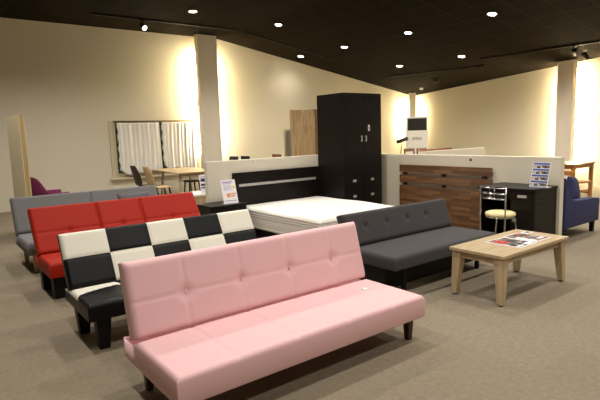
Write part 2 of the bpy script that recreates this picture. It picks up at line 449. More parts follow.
# ------------------------------------------------------------------ lit tubes beside the pillars
def lamp_tube(p0, p1, label, r=.02, wd=None):
    b = MB(); b.tube([p0, p1], r, 10)
    t = thing('tube_light', label, 'light', (0, 0, 0), 0, 'tube lights behind the wall pillars')
    b.build('tube', 'tube', t)
    d = (Vector(p1)-Vector(p0)).normalized()
    if wd:
        for q in (Vector(p0)+d*.05, Vector(p1)-d*.05):
            c = MB(); c.tube([q+Vector(wd)*.02, q+Vector(wd)], .008, 8); c.build('wall_bracket', 'white_plastic', t)
    for q0, q1 in ((Vector(p0)-d*.03, p0), (p1, Vector(p1)+d*.03)):
        c = MB(); c.tube([q0, q1], r*1.15, 10); c.build('end_cap', 'white_plastic', t)
    return t
for side, x in (('left', 6.29), ('right', 6.79)):
    lamp_tube((x, 12.63, 2.55), (x, 12.63, 3.75), 'lit tube behind the tall left pillar, upper one on its %s edge' % side, wd=(0, .17, 0))
    lamp_tube((x, 12.63, 1.05), (x, 12.63, 2.30), 'lit tube behind the tall left pillar, lower one on its %s edge' % side, wd=(0, .17, 0))
cR = Vector((13.27, 6.17, 0))
for side, s in (('left', -1), ('right', 1)):
    p = cR-nv*.24+dv*s*.19
    lamp_tube((p.x, p.y, .5), (p.x, p.y, 1.65), 'lit tube behind the right wall pillar, lower one on its %s edge' % side, .034, wd=tuple(-nv*.078))
    lamp_tube((p.x, p.y, 1.75), (p.x, p.y, 2.95), 'lit tube behind the right wall pillar, upper one on its %s edge' % side, .034, wd=tuple(-nv*.078))
for side, (x, y) in (('left', (14.78, 12.60)), ('right', (14.98, 12.42))):
    lamp_tube((x, y, 1.3), (x, y, 2.5), 'lit tube at the slim corner pillar on its %s edge' % side, .016)

# ------------------------------------------------------------------ ceiling fittings
def tilt(x):   # ceiling slope as rotation about Y
    return math.atan(-SL) if x > XB else 0.0
def downlight(x, y, label):
    z = ceil_z(x)
    t = thing('downlight', label, 'ceiling light', (x, y, z), 0, 'recessed ceiling downlights')
    t.rotation_euler = (0, tilt(x), 0)
    b = MB(); b.lathe([(.075, -.001), (.105, -.001), (.105, -.010), (.098, -.014), (.078, -.010), (.075, -.001)], n=28); b.build('trim_ring', 'satin', t)
    b = MB(); b.lathe([(0, -.004), (.074, -.004), (.07, -.009), (0, -.012)], n=24); b.build('lens', 'glow_lens', t)
    return t
POW = 155
def spot(x, y, power=None):
    ld = bpy.data.lights.new('downlight_beam', 'SPOT'); ld.energy = power or POW; ld.color = (1, .935, .84)
    ld.spot_size = math.radians(140); ld.spot_blend = .75; ld.shadow_soft_size = .09
    lo = bpy.data.objects.new('downlight_beam', ld); COL.objects.link(lo); lo.location = (x, y, ceil_z(x)-.04)
vis = {(5.1, 10.25): 'round lit downlight at the top edge, nearest above the left pillar',
       (7.35, 10.25): 'round lit downlight right of the pillar, just past the ceiling bend',
       (9.45, 12.1): 'lit downlight closest to the back wall, above the oak cabinet',
       (9.5, 10.25): 'round lit downlight above the tall dark wardrobe',
       (11.72, 10.25): 'lit downlight nearest the far corner pillar',
       (9.5, 8.05): 'lit downlight in the middle of the right-hand ceiling slope',
       (11.74, 8.15): 'lit downlight between the two black tracks at right',
       (9.5, 5.9): 'lit downlight highest and furthest right in the picture'}
for (x, y), l in vis.items(): downlight(x, y, l); spot(x, y, 35 if y > 12 else None)
for x in (.6, 2.9, 5.1, 7.3):  # unseen lamps carrying on the downlight grid, without fixtures
    for y in (8.1, 5.9, 3.7, 1.4, -.9): spot(x, y)
for x in (9.5, 11.2):
    for y in (3.7, 1.4): spot(x, y)
for p in ((.6, 10.25), (2.9, 10.25), (11.6, 5.9)): spot(*p)
def track(x0, y0, x1, y1, label):
    z0, z1 = ceil_z(x0)-.003, ceil_z(x1)-.003
    b = MB(); a = Vector((x0, y0, z0-.02)); c = Vector((x1, y1, z1-.02)); d = (c-a); L = d.length
    q = d.to_track_quat('X', 'Z').to_matrix().to_4x4(); q.translation = a
    b.box(0, L, -.018, .018, -.018, .018, .002, mat=q)
    tag(b.build('lighting_track', 'black_metal'), label, 'lighting track', 'black lighting tracks on the ceiling')
track(3.3, 11.4, 6.9, 11.4, 'black lighting track on the flat ceiling above the curtained window')
track(7.1, 11.45, 10.4, 11.45, 'black lighting track on the sloping ceiling right of the pillar')
track(12.55, 11.6, 12.75, 8.1, 'black lighting track near the far corner, further of the two at right')
track(12.12, 7.85, 12.15, 4.6, 'black lighting track at right carrying two spotlights')
def spotlight(x, y, ztop, aim, label, on=True):
    t = thing('track_spotlight', label, 'spotlight', (x, y, ztop), 0, 'black spotlights hanging from the tracks')
    b = MB(); b.box(-.05, .05, -.02, .02, -.03, 0, .003); b.tube([(0, 0, -.03), (0, 0, -.10)], .009); b.build('bracket', 'black_metal', t)
    d = Vector(aim).normalized(); c = Vector((0, 0, -.14))
    b = MB(); b.tube([c-d*.08, c-d*.06, c+d*.08], .055, 18); b.build('lamp_head', 'black_metal', t)
    b = MB(); b.tube([c+d*.081, c+d*.086], .046, 18); b.build('lens', 'glow_lens' if on else 'satin', t)
spotlight(4.42, 11.4, ZC-.038, (.15, -.75, -.5), 'single lit black spotlight hanging above the left wall')
spotlight(12.13, 5.45, ceil_z(12.13)-.038, (.9, .3, -.45), 'black spotlight at far right, upper of the pair', False)
spotlight(12.14, 5.22, ceil_z(12.13)-.16, (.8, -.2, -.7), 'black spotlight at far right, lower of the pair', False)
b = MB(); b.lathe([(0, -.07), (.05, -.065), (.065, -.02), (.075, 0), (0, 0)], n=20)
o = b.build('smoke_detector', 'white_plastic'); o.location = (14.38, 11.6, ceil_z(14.38)); tag(o, 'small white smoke detector on the ceiling above the far corner', 'smoke detector')
b = MB(); b.lathe([(0, -.12), (.09, -.11), (.11, -.03), (.11, 0), (0, 0)], n=24)
o = b.build('ceiling_speaker', 'black_metal'); o.location = (13.5, 10.3, ceil_z(13.5)); tag(o, 'small round black speaker on the ceiling right of the corner', 'speaker')

# ------------------------------------------------------------------ sofas
def sofa(name, label, X0, X1, Yf, Yc, Yb, zs, th, Yt, zt, mats, hs=None, hb=None, cs=None, cb=None, legmat='black_leg', leg=(.03, .024),
         legs=None, tb=.10, r=.035, buttons=(), bmat=None, inset=.07, rb=None, split=None, group='click-clack sofas in the showroom', drop=.12):
    t = thing(name, label, 'sofa', (X0, Yf, 0), 0, group)
    W = X1-X0; D = Yb-Yf; dc = Yc-Yf
    def hseat(x, y):
        h = hs(x, y) if hs else 0
        if y > dc: h -= drop*min(1, (y-dc)/(D-dc))
        return h
    pad('seat', W, D, th, r, mats, t, Matrix.Translation((0, 0, zs-th)), hseat, cs)
    # back rest: local y runs up the back, local z points to the front
    a = Vector((0, Yt-Yc, zt-zs)); L = a.length; a.normalize(); n = Vector((0, -a.z, a.y)); x = Vector((1, 0, 0))
    # columns: x, a, n  (right handed: x cross a = n)
    mx = Matrix(((x.x, a.x, n.x, 0), (x.y, a.y, n.y, 0), (x.z, a.z, n.z, 0), (0, 0, 0, 1)))
    mx.translation = Vector((0, dc, zs))-n*tb+a*.012
    bk = pad('backrest', W, L-.012, tb, rb or r, mats, t, mx, hb, cb)
    for (bx, by) in buttons:
        b = MB(); b.lathe([(0, .006), (.008, .005), (.011, 0), (0, -.003)], n=12)
        b.build('button', bmat or mats[0], bk, loc=(bx, by, tb-.014))
    zl = zs-th
    lp = legs or [(inset+.02, .10), (W-inset-.02, .10), (inset+.02, D-.14), (W-inset-.02, D-.14)]
    for (lx, ly) in lp:
        b = MB(); b.taper((lx, ly, zl+.004), (lx, ly, 0), leg[0], leg[1], .003); b.build('leg', legmat, t)
    return t, L
def tufts(xs, yb, W, L, seams=True, dd=.024, mid=True, dw=.04):
    def h(x, y):
        v = 0
        for bx in xs:
            v += -dd*math.exp(-((x-bx)**2+(y-yb)**2)/dw**2)
            if seams: v += groove(x-bx, .010, .006)
        if mid: v += groove(y-yb, .010, .0055)
        return v
    return h
# pink
W = 1.93; xs = [.365+.413*k for k in range(4)]; yb = .22
def hs_pink(x, y):
    v = .006*math.sin(x/W*PI)
    for bx in xs: v += groove(x-bx, .011, .007)
    v += groove(y-.045, .010, .005)
    return v
pink, L = sofa('sofa_bed', 'pink leatherette sofa bed in the foreground with dark brown legs', .93, 2.86, 2.27, 2.85, 3.07, .35, .165, 2.975, .815,
     ['pink'], hs_pink, tufts(xs, yb, W, .48), legmat='dark_leg', leg=(.03, .02), r=.03, rb=.04, buttons=[(x, yb) for x in xs], tb=.11,
     legs=[(.09, .10), (1.86, .10), (.09, .66), (1.86, .66)])
b = MB(); b.box(-.03, .03, -.018, .018, 0, .0015); b.box(-.024, -.008, -.012, .012, .0015, .002, mi=1)
b.build('care_tag', ['paper', 'print_dark'], pink, loc=(1.70, .40, .353))['label'] = 'white tag with a dark mark'
# checkered
W = 1.82; colw = W/5
def cb_chk(x, y):
    if x < 0: return 1
    c = min(4, int(x/colw)); rw = 0 if y < .245 else 1
    return (c+rw+1) % 2           # index 0 cream, 1 black
def cs_chk(x, y):
    if x < 0: return 1
    u = (x % colw)/colw; edge = .27+.13*min(1, u)**.5
    if y > edge: return int(x/colw) % 2
    return (int(x/colw)+1) % 2
def h_chk(yy):
    def h(x, y):
        v = .004*abs(math.sin(x/colw*PI))**.5
        for k in range(1, 5): v += groove(x-k*colw, .011, .010)
        for q in yy: v += groove(y-q, .011, .009)
        return v
    return h
chk, L = sofa('sofa_bed', 'black and cream checkered leatherette sofa bed behind the pink sofa', .88, 2.70, 3.68, 4.17, 4.36, .37, .13, 4.40, .797,
     ['cream_leather', 'black_leather'], h_chk([]), h_chk([.245]), cs_chk, cb_chk, leg=(.055, .036), r=.03, tb=.09,
     legs=[(.115, .09), (1.705, .09), (.08, .50), (1.74, .50)])
# red: three panels
W = 1.93; s1, s2 = .69, 1.20
rx = [.36, .945, 1.56]
def hb_red(x, y):
    v = groove(x-s1, .015, .035)+groove(x-s2, .015, .035)
    for bx in rx: v += -.014*math.exp(-((x-bx)**2+(y-.24)**2)/.035**2)
    v += groove(y-.24, .011, .008)
    return v
def hs_red(x, y): return groove(x-s1, .010, .016)+groove(x-s2, .010, .016)
red, L = sofa('sofa_bed', 'red leatherette sofa bed with three back panels', .93, 2.86, 5.20, 5.70, 5.90, .375, .15, 6.03, .845,
     ['red'], hs_red, hb_red, leg=(.065, .06), r=.035, buttons=[(x, .24) for x in rx], tb=.1,
     legs=[(.10, .12), (1.83, .12), (.08, .55), (1.85, .55)])
# dark grey
W = 1.68; gx = [.28+.325*k for k in range(4)]
dgr, L = sofa('sofa_bed', 'charcoal fabric sofa bed with four tufts, beside the oak coffee table', 3.37, 5.05, 3.01, 3.58, 3.78, .395, .125, 3.72, .725,
     ['dark_fabric'], lambda x, y: .006*math.sin(x/W*PI), tufts(gx, .19, W, .35, seams=False, mid=False, dd=.02, dw=.03), legmat='black_metal', leg=(.02, .018), r=.04, buttons=[(x, .19) for x in gx], tb=.10,
     legs=[(.25, .12), (1.47, .12), (.25, .60), (1.47, .60)])
b = MB(); b.box(.10, 1.56, .22, .62, .05, .268, .006); b.build('shadow_base', 'black_metal', dgr)  # black block put in for the dark shadow beneath the seat
# rear grey
W = 1.96; qx = [.25, .55, .80, 1.22, 1.50, 1.78]
def hb_gr(x, y):
    v = groove(x-W/2, .015, .034)
    for bx in qx: v += -.02*math.exp(-((x-bx)**2+(y-.27)**2)/.035**2)
    return v
gry, L = sofa('sofa_bed', 'mid grey fabric sofa bed at the rear of the sofa row', .95, 2.91, 6.45, 7.16, 7.34, .38, .155, 7.42, .84,
     ['grey_fabric'], lambda x, y: groove(x-W/2, .012, .02), hb_gr, legmat='oak_z', leg=(.03, .022), r=.04, buttons=[(x, .27) for x in qx], bmat='cushion_fabric', tb=.11)
def pillow(name, mat, w, h, t, loc, rot, label, cat='cushion', pinch=.12):
    bm = bmesh.new(); n = 22; g = {}
    for sgn in (1, -1):
        for j in range(n+1):
            for i in range(n+1):
                u = -1+2*i/n; v = -1+2*j/n
                if (i in (0, n) or j in (0, n)) and sgn == -1: g[(sgn, i, j)] = g[(1, i, j)]; continue
                e = (1-u**4)*(1-v**4)
                px_ = u*w/2*(1-pinch*(1-v*v)*abs(u)**3*.6); py_ = v*h/2*(1-pinch*(1-u*u)*abs(v)**3*.6)
                g[(sgn, i, j)] = bm.verts.new((px_, py_, sgn*t/2*max(0, e)**.55))
    for sgn in (1, -1):
        for j in range(n):
            for i in range(n):
                f = bm.faces.new((g[(sgn, i, j)], g[(sgn, i+1, j)], g[(sgn, i+1, j+1)], g[(sgn, i, j+1)])); f.smooth = True
    bmesh.ops.recalc_face_normals(bm, faces=bm.faces[:])
    me = bpy.data.meshes.new(name); bm.to_mesh(me); bm.free(); me.materials.append(M[mat])
    o = bpy.data.objects.new(name, me); COL.objects.link(o); o.location = loc; o.rotation_euler = rot
    return tag(o, label, cat)
pillow('cushion', 'cushion_fabric', .46, .42, .12, (2.44, 7.03, .585), (math.radians(68), 0, 0), 'dark grey cushion leaning on the rear grey sofa')

# ------------------------------------------------------------------ coffee table
t = thing('coffee_table', 'pale oak coffee table with tapered square legs on the carpet', 'coffee table', (3.89, 2.26, 0))
b = MB(); b.box(0, 1.18, 0, .55, .425, .455, .004); b.build('tabletop', 'oak', t)
b = MB()
b.box(.08, 1.10, .045, .067, .36, .425, .001); b.box(.08, 1.10, .483, .505, .36, .425, .001)
b.box(.045, .067, .08, .47, .36, .425, .001); b.box(1.113, 1.135, .08, .47, .36, .425, .001)
b.build('apron', 'oak', t)
for lx, sx in ((.066, 1), (1.114, -1)):
    for ly, sy in ((.066, 1), (.484, -1)):
        b = MB()
        b.taper((lx, ly, .424), (lx-sx*.022, ly-sy*.026, .012), .045, .027, .003); l = b.build('leg', 'oak_z', t)
        b = MB(); b.lathe([(0, 0), (.018, 0), (.018, .013), (0, .013)], (lx-sx*.022, ly-sy*.026), 12); b.build('foot_pad', 'black_leg', l)
# magazines (thin printed sheets lying on the table)
def magazine(x0, x1, y0, y1, mat, label, extra=(), th=.004, z=.455, rz=0):
    cx, cy = (x0+x1)/2, (y0+y1)/2; w, h = (x1-x0)/2, (y1-y0)/2
    t = thing('magazine', label, 'magazine', (cx, cy, z), rz, 'printed matter on the coffee table')
    b = MB(); b.box(-w, w, -h, h, 0, th-.0008, .0005); b.build('pages', 'paper', t)
    b = MB(); b.box(-w+.012, w-.012, -h+.012, h-.012, th-.0008, th); c = b.build('cover', mat, t)
    for (a0, a1, c0, c1, m) in extra:
        b = MB(); b.box(a0, a1, c0, c1, th, th+.0006); b.build('printed_panel', m, c)
    return t
magazine(4.28, 4.58, 2.33, 2.68, 'mag_a', 'open magazine with a red picture, left of the two on the coffee table',
         [(-.12, .0, .00, .13, 'mag_red'), (.02, .13, -.155, -.10, 'paper'), (-.13, -.02, -.15, -.12, 'paper')])
magazine(4.59, 4.89, 2.35, 2.69, 'mag_b', 'magazine of warm room photos, right one on the coffee table',
         [(-.13, -.06, -.15, .05, 'paper'), (.02, .09, .10, .14, 'mag_red'), (.03, .12, -.12, -.08, 'paper')])
magazine(4.92, 5.03, 2.60, 2.68, 'photo_row', 'small dark card on the back corner of the coffee table', th=.003)

# ------------------------------------------------------------------ display partitions
A = 6.65
t = thing('partition_wall', 'white display partition behind the black headboard of the bed', 'partition', (3.47, 6.80, 0))
b = MB(); b.box(0, A-3.47, 0, .09, 0, 1.16, .003); b.build('panel', 'partition', t)
b = MB(); b.box(.79, .83, -.0015, 0, 1.10, 1.14); b.box(.795, .825, -.0022, -.0015, 1.125, 1.137, mi=1); b.box(.795, .825, -.0022, -.0015, 1.108, 1.116, mi=1)
b.build('price_tag', ['paper', 'print_violet'], t)
t = thing('partition_wall', 'long white display partition behind the plank headboard and desk', 'partition', (A, 3.10, 0))
b = MB(); b.box(0, .10, 0, 3.70, 0, 1.135, .003); b.build('panel', 'partition', t)
b = MB(); b.box(-.012, 0, 2.68, 3.66, 0, 1.10, .001); b.build('grooved_panel', 'bead', t)
b = MB(); b.box(-.0015, 0, 1.30, 1.37, 1.035, 1.105); b.box(-.0022, -.0015, 1.312, 1.358, 1.05, 1.092, mi=1); b.build('price_tag', ['paper', 'print_maroon'], t)
t = thing('partition_wall', 'low white partition further back, right of the air conditioner', 'partition', (8.3, 6.55, 0))
b = MB(); b.box(0, 2.05, 0, .09, 0, 1.10, .003); b.build('panel', 'partition', t)

# ------------------------------------------------------------------ bed, headboards
t = thing('headboard', 'espresso black headboard with silver strip fixed behind the bed', 'headboard', (3.89, 6.80, 0))
b = MB(); b.box(0, 1.71, -.05, -.001, .22, .765, .003); b.box(0, 1.71, -.045, -.001, .765, .79, 0); b.box(0, 1.71, -.05, -.001, .79, .965, .003); b.build('board', 'ebony', t)
b = MB(); b.box(.09, 1.63, -.058, -.045, .745, .785, .003); b.build('metal_strip', 'satin', t)
for x in (.1, 1.55):
    b = MB(); b.box(x, x+.06, -.045, -.005, 0, .22); b.build('leg', 'ebony', t)
t = thing('bed_base', 'low black bed base under the white mattress', 'bed base', (3.97, 4.80, 0))
b = MB(); b.box(0, 1.56, 0, 1.93, .05, .155, .004); b.build('platform', 'ebony_v', t)
for lx in (.06, 1.44):
    for ly in (.06, 1.81):
        b = MB(); b.box(lx, lx+.06, ly, ly+.06, 0, .05); b.build('leg', 'black_leg', t)
W, D = 1.60, 1.95
t = thing('mattress', 'white mattress with piped sides lying on the bed base', 'mattress', (3.95, 4.78, .155))
def hm(x, y):
    return .008*math.sin(x*6.1+y*2)*math.sin(y*4.3+1)+.012*math.sin(x/W*PI)*math.sin(y/D*PI)
mo = pad('mattress_body', W, D, .30, .05, ['mattress'], t, Matrix.Identity(4), hm, res=.05)
for z, s in ((.262, 1), (.225, .9), (.19, .8), (.03, 1)):
    b = MB(); r0 = .008
    pts = []
    for (cx, cy, a0) in ((r0, r0, PI), (W-r0, r0, 1.5*PI), (W-r0, D-r0, 0), (r0, D-r0, .5*PI)):
        for k in range(3):
            a = a0+k*PI/4; pts.append((cx+.012*math.cos(a), cy+.012*math.sin(a), z))
    pts.append(pts[0]); b.tube(pts, .005*s, 6); b.build('piping', 'mattress', t)
# plank headboard on the long partition
t = thing('headboard', 'brown butcher-block plank headboard with two open gaps, beside the desk', 'headboard', (A-.012, 4.05, 0))
for z0, z1 in ((.0, .618), (.665, .795), (.842, .965)):
    b = MB(); b.box(-.045, -.02, 0, 1.735, z0, z1, .003); b.build('plank_panel', 'acacia', t)
for y in (.10, .82, 1.60):
    b = MB(); b.box(-.02, .0, y, y+.07, 0, .93); b.build('upright', 'dark_leg', t)
for z in (.645, .82):
    for y in (.84, 1.62):
        b = MB(); b.box(-.043, -.02, y, y+.035, z-.018, z+.018, .002); b.build('spacer_block', 'dark_leg', t)

# ------------------------------------------------------------------ wardrobe
t = thing('wardrobe', 'tall espresso black two-door wardrobe with drawers beside the bed', 'wardrobe', (5.60, 6.10, 0))
W, D, H = .885, .66, 2.175
b = MB(); b.box(0, W, .02, D, 0, H-.03, .002); b.box(0, W, 0, D, H-.03, H, .002); b.box(0, .02, 0, .02, 0, H-.03); b.box(W-.02, W, 0, .02, 0, H-.03); b.box(.02, W-.02, .003, .02, 0, .07)
b.build('body', 'ebony_v', t)
for i, (xa, xb) in enumerate(((.022, W/2-.0015), (W/2+.0015, W-.022))):
    b = MB(); b.box(xa, xb, 0, .019, .845, H-.034, .0015); d = b.build('door', 'ebony_v', t)
    hx = xb-.045 if i == 0 else xa+.055
    b = MB(); b.box(hx-.010, hx+.010, -.028, -.020, 1.375, 1.475, .003); b.box(hx-.006, hx+.006, -.02, 0, 1.385, 1.397); b.box(hx-.006, hx+.006, -.02, 0, 1.453, 1.465)
    b.build('door_handle', 'satin', d)
    for z0, z1 in ((.585, .840), (.33, .580), (.075, .325)):
        b = MB(); b.box(xa, xb, 0, .019, z0, z1, .0015); dr = b.build('drawer', 'ebony_v', t)
        hx = (xa+xb)/2; hz = z1-.115
        b = MB(); b.box(hx-.035, hx+.035, -.012, 0, hz-.02, hz+.02, .004); b.build('drawer_handle', 'satin', dr)
b = MB(); b.box(.565, .607, -.0015, 0, 1.55, 1.65); b.box(.578, .594, -.0022, -.0015, 1.575, 1.615, mi=1); b.build('price_tag', ['paper', 'print_dark'], t)

# ------------------------------------------------------------------ nightstand + leaflet
t = thing('nightstand', 'small espresso black nightstand between the bed and red sofa', 'nightstand', (3.26, 6.32, 0))
b = MB(); b.box(-.01, .60, -.015, .45, .53, .555, .002); b.box(0, .59, .02, .44, .04, .53, .002); b.box(.03, .56, .05, .41, 0, .04); b.build('body', 'ebony', t)
for z0, z1 in ((.05, .285), (.295, .52)):
    b = MB(); b.box(.01, .58, 0, .019, z0, z1, .0015); dr = b.build('drawer', 'ebony', t)
    b = MB(); b.box(.26, .33, -.012, 0, (z0+z1)/2-.012, (z0+z1)/2+.012, .003); b.build('drawer_handle', 'satin', dr)
def leaflet_stand(label, loc, rz, w, h, tiltdeg, bars):
    t = thing('leaflet_stand', label, 'leaflet stand', loc, rz)
    R = Matrix.Rotation(math.radians(tiltdeg), 4, 'X')
    b = MB(); b.box(-w/2, w/2, -.0015, .0015, 0, h, mat=R); b.build('sheet', 'paper', t)
    for (x0, x1, z0, z1, m) in bars:
        b = MB(); b.box(x0*w, x1*w, -.0026, -.0016, z0*h, z1*h, mat=R); b.build('printed_panel', m, t)
    b = MB(); b.box(-w/2, w/2, 0, .09, 0, .004, .001); b.build('base', 'white_plastic', t)
    return t
sheet = [(-.42, .30, .88, .93, 'print_violet'), (-.42, .20, .82, .85, 'print_violet')]
rr = random.Random(2)
for k in range(5):
    x0 = -.40+rr.uniform(0, .05); sheet.append((x0, x0+rr.uniform(.5, .62), .56+.045*k, .575+.045*k, 'print_violet'))
sheet += [(.26, .42, .62, .74, 'print_yellow'), (-.22, .02, .26, .42, 'print_orange'), (-.12, .42, .38, .43, 'print_orange'), (.06, .34, .28, .35, 'print_orange'), (-.42, .40, .10, .13, 'print_violet')]
leaflet_stand('white leaflet with orange and violet print standing on the nightstand', (3.645, 6.42, .555), math.radians(-8), .225, .36, -20, sheet)
br = []
for k in range(4):
    z = .06+.235*k
    br += [(-.46, .46, z+.135, z+.205, 'print_blue'), (-.46, .46, z, z+.12, 'photo_row')]
br += [(-.46, .46, .0, .035, 'print_blue')]

# low pale cabinet behind the nightstand with its own leaflet
t = thing('low_cabinet', 'low pale cabinet with a white top behind the red sofa end', 'cabinet', (3.42, 7.25, 0))
b = MB(); b.box(0, .55, 0, .45, 0, .60, .003); b.build('body', 'oak_z', t)
b = MB(); b.box(-.01, .56, -.01, .46, .60, .635, .003); b.build('cabinet_top', 'white_plastic', t)
leaflet_stand('leaflet with dark blue pictures standing on the low pale cabinet', (3.70, 7.30, .635), math.radians(0), .20, .30, -8,
              [(-.4, .4, .86, .9, 'print_violet'), (-.42, .42, .62, .80, 'print_blue'), (-.3, .1, .64, .76, 'print_dark'), (-.42, .42, .40, .52, 'print_dark'), (-.42, .42, .26, .34, 'print_blue')])

# ------------------------------------------------------------------ desk + metal chair + brochure rack
t = thing('desk', 'espresso black desk with a drawer and cupboard against the partition', 'desk', (6.06, 3.13, 0))
b = MB(); b.box(-.015, .575, -.012, .78, .738, .768, .003); b.build('desktop', 'ebony', t)
b = MB(); b.box(.02, .57, 0, .018, 0, .738, .001); b.box(.02, .57, .30, .318, 0, .738, .001); b.box(.02, .57, .75, .768, 0, .738, .001)
b.box(.55, .57, .018, .75, 0, .738); b.box(.02, .55, .018, .30, .03, .05); b.box(.03, .045, .318, .75, .63, .738, .001); b.build('body', 'ebony_v', t)
b = MB(); b.box(0, .019, .002, .316, .575, .732, .0015); dr = b.build('drawer', 'ebony', t)
b = MB(); b.box(-.014, 0, .10, .22, .65, .685, .004); b.build('drawer_handle', 'satin', dr)
b = MB(); b.box(0, .019, .002, .316, .03, .570, .0015); dd = b.build('door', 'ebony_v', t)
b = MB(); b.box(-.014, 0, .255, .285, .33, .45, .004); b.build('door_handle', 'satin', dd)

R90 = math.radians(-90)
def rack(loc, rz):
    w, h = .23, .33
    t = thing('brochure_stand', 'blue and white photo brochure on a slanted stand, on the black desk', 'brochure stand', loc, rz)
    R = Matrix.Rotation(math.radians(-16), 4, 'X')
    b = MB(); b.box(-w/2, w/2, -.002, .002, 0, h, mat=R); b.build('sheet', 'paper', t)
    for (x0, x1, z0, z1, m) in br:
        b = MB(); b.box(x0*w, x1*w, -.0032, -.0021, z0*h, z1*h, mat=R); b.build('printed_panel', m, t)
    b = MB(); b.box(-w/2, w/2, -.01, .12, 0, .004, .001); b.build('base', 'white_plastic', t)
rack((6.29, 3.21, .768), math.radians(-90))

t = thing('dining_chair', 'chrome chair with a round cream seat pulled up to the black desk', 'chair', (5.85, 3.46, 0))
b = MB(); b.lathe([(0, .43), (.17, .43), (.18, .44), (.184, .455), (.176, .475), (.15, .486), (0, .49)], n=36); b.build('seat', 'cream_seat', t)
for sy in (-1, 1):
    b = MB(); b.tube([(-.185, .155*sy, 0), (-.18, .165*sy, .25), (-.18, .17*sy, .45), (-.175, .17*sy, .65), (-.185, .175*sy, .82)], .010); b.build('rear_leg', 'chrome', t)
    b = MB(); b.tube([(.16, .16*sy, 0), (.14, .14*sy, .25), (.13, .12*sy, .43)], .010); b.build('front_leg', 'chrome', t)
b = MB()
pts = [(.17*math.cos(a), .17*math.sin(a), .422) for a in [2*PI*k/24 for k in range(25)]]
b.tube(pts, .008, 8); b.build('seat_ring', 'chrome', t)
b = MB()
def bx_(z): return -.175-(z-.65)*.06
for z in (.665, .735, .805):
    b.tube([(bx_(z), -.17, z), (bx_(z)-.02, -.06, z), (bx_(z)-.02, .06, z), (bx_(z), .17, z)], .007, 8)
for y in (-.03, .03):
    b.tube([(bx_(.66)-.02, y, .665), (bx_(.8)-.02, y, .80)], .005, 8)
for cyy in (-.10, 0, .10):
    b.tube([(bx_(.70)-.018, cyy+.028*math.cos(a), .70+.028*math.sin(a)) for a in [2*PI*k/12 for k in range(13)]], .004, 6)
b.build('back_rails', 'chrome', t)

# ------------------------------------------------------------------ blue armchair
t = thing('armchair', 'navy blue fabric armchair behind the end of the partition', 'armchair', (6.765, 3.08, 0))
arm = [(0, .165), (1.06, .165), (1.06, .49), (.90, .51), (.50, .515), (.30, .53), (.19, .57), (.11, .65), (.055, .76), (.02, .84), (0, .86)]
for y0, y1 in ((0, .13), (.72, .85)):
    b = MB(); b.prism(arm, y0, y1, 'Y', bev=.012); b.build('arm', 'blue_fabric', t, smooth='auto')
b = MB(); b.prism([(0, .165), (.20, .165), (.18, .45), (.08, .88), (.01, .90)], .132, .718, 'Y', bev=.02); b.build('backrest', 'blue_fabric', t, smooth='auto')
b = MB(); b.box(.20, 1.04, .132, .718, .165, .30, .01); b.build('seat_base', 'blue_fabric', t)
pad('seat_cushion', .82, .58, .14, .04, ['blue_fabric'], t, Matrix.Translation((.20, .135, .301)), None, res=.06)
for lx in (.05, .98):
    for ly in (.06, .79):
        b = MB(); b.taper((lx, ly, .168), (lx, ly, 0), .03, .024, .002); b.build('leg', 'black_leg', t)
pillow('cushion', 'blue_fabric', .36, .36, .12, (7.62, 3.36, .625), (math.radians(78), math.radians(8), math.radians(10)), 'navy blue cushion propped up in the blue armchair')
pillow('cushion', 'lavender', .34, .30, .10, (7.66, 3.63, .495), (0, 0, 0), 'pale lavender cushion-shaped highlight on the blue armchair seat')  # cushion shape stands in for a pale highlight on the seat

# ------------------------------------------------------------------ wooden table and chair far right
t = thing('dining_table', 'amber wood dining table beyond the blue armchair', 'table', (10.60, 4.66, 0))
b = MB(); b.box(0, .95, 0, 1.5, .72, .75, .004); b.build('tabletop', 'amber_wood', t)
b = MB(); b.box(.04, .91, .04, .07, .65, .72); b.box(.04, .07, .04, 1.46, .65, .72); b.box(.88, .91, .04, 1.46, .65, .72); b.box(.04, .91, 1.43, 1.46, .65, .72); b.build('apron', 'amber_wood', t)
for lx in (.06, .89):
    for ly in (.06, 1.44):
        b = MB(); b.taper((lx, ly, .72), (lx, ly, 0), .035, .03, .002); b.build('leg', 'amber_wood', t)
def wood_chair(label, loc, rz, mat, H=.90, seatmat=None, group=None, name='dining_chair', seat=.45, slats=3):
    t = thing(name, label, 'chair', loc, rz, group)
    b = MB(); b.box(-.21, .21, -.21, .21, seat-.035, seat, .008); b.build('seat', seatmat or mat, t)
    for sx in (-1, 1):
        b = MB(); b.taper((sx*.185, -.185, seat-.035), (sx*.185, -.185, 0), .02, .016, .002); b.build('leg', mat, t)
        b = MB(); b.taper((sx*.185, .19, seat-.035), (sx*.185, .21, 0), .02, .016, .002); b.taper((sx*.185, .19, seat-.036), (sx*.185, .25, H), .02, .016, .002); b.build('leg', mat, t)
    b = MB()
    b.box(-.2, .2, .235, .265, H-.09, H, .008)
    for k in range(slats-1):
        z = H-.2-.13*k; b.box(-.17, .17, .22+.03*(z-seat)/(H-seat), .24+.03*(z-seat)/(H-seat), z-.025, z+.025, .004)
    b.build('back_slats', mat, t)
    b = MB(); b.box(-.18, .18, -.195, -.175, seat-.25, seat-.22); b.box(-.18, .18, .19, .21, seat-.25, seat-.22)
    b.box(-.195, -.175, -.18, .2, seat-.20, seat-.17); b.box(.175, .195, -.18, .2, seat-.20, seat-.17); b.build('stretcher', mat, t)
    return t
wood_chair('amber wooden chair drawn up to the dining table at far right', (10.35, 4.55, 0), math.radians(70), 'amber_wood', .66, slats=2)

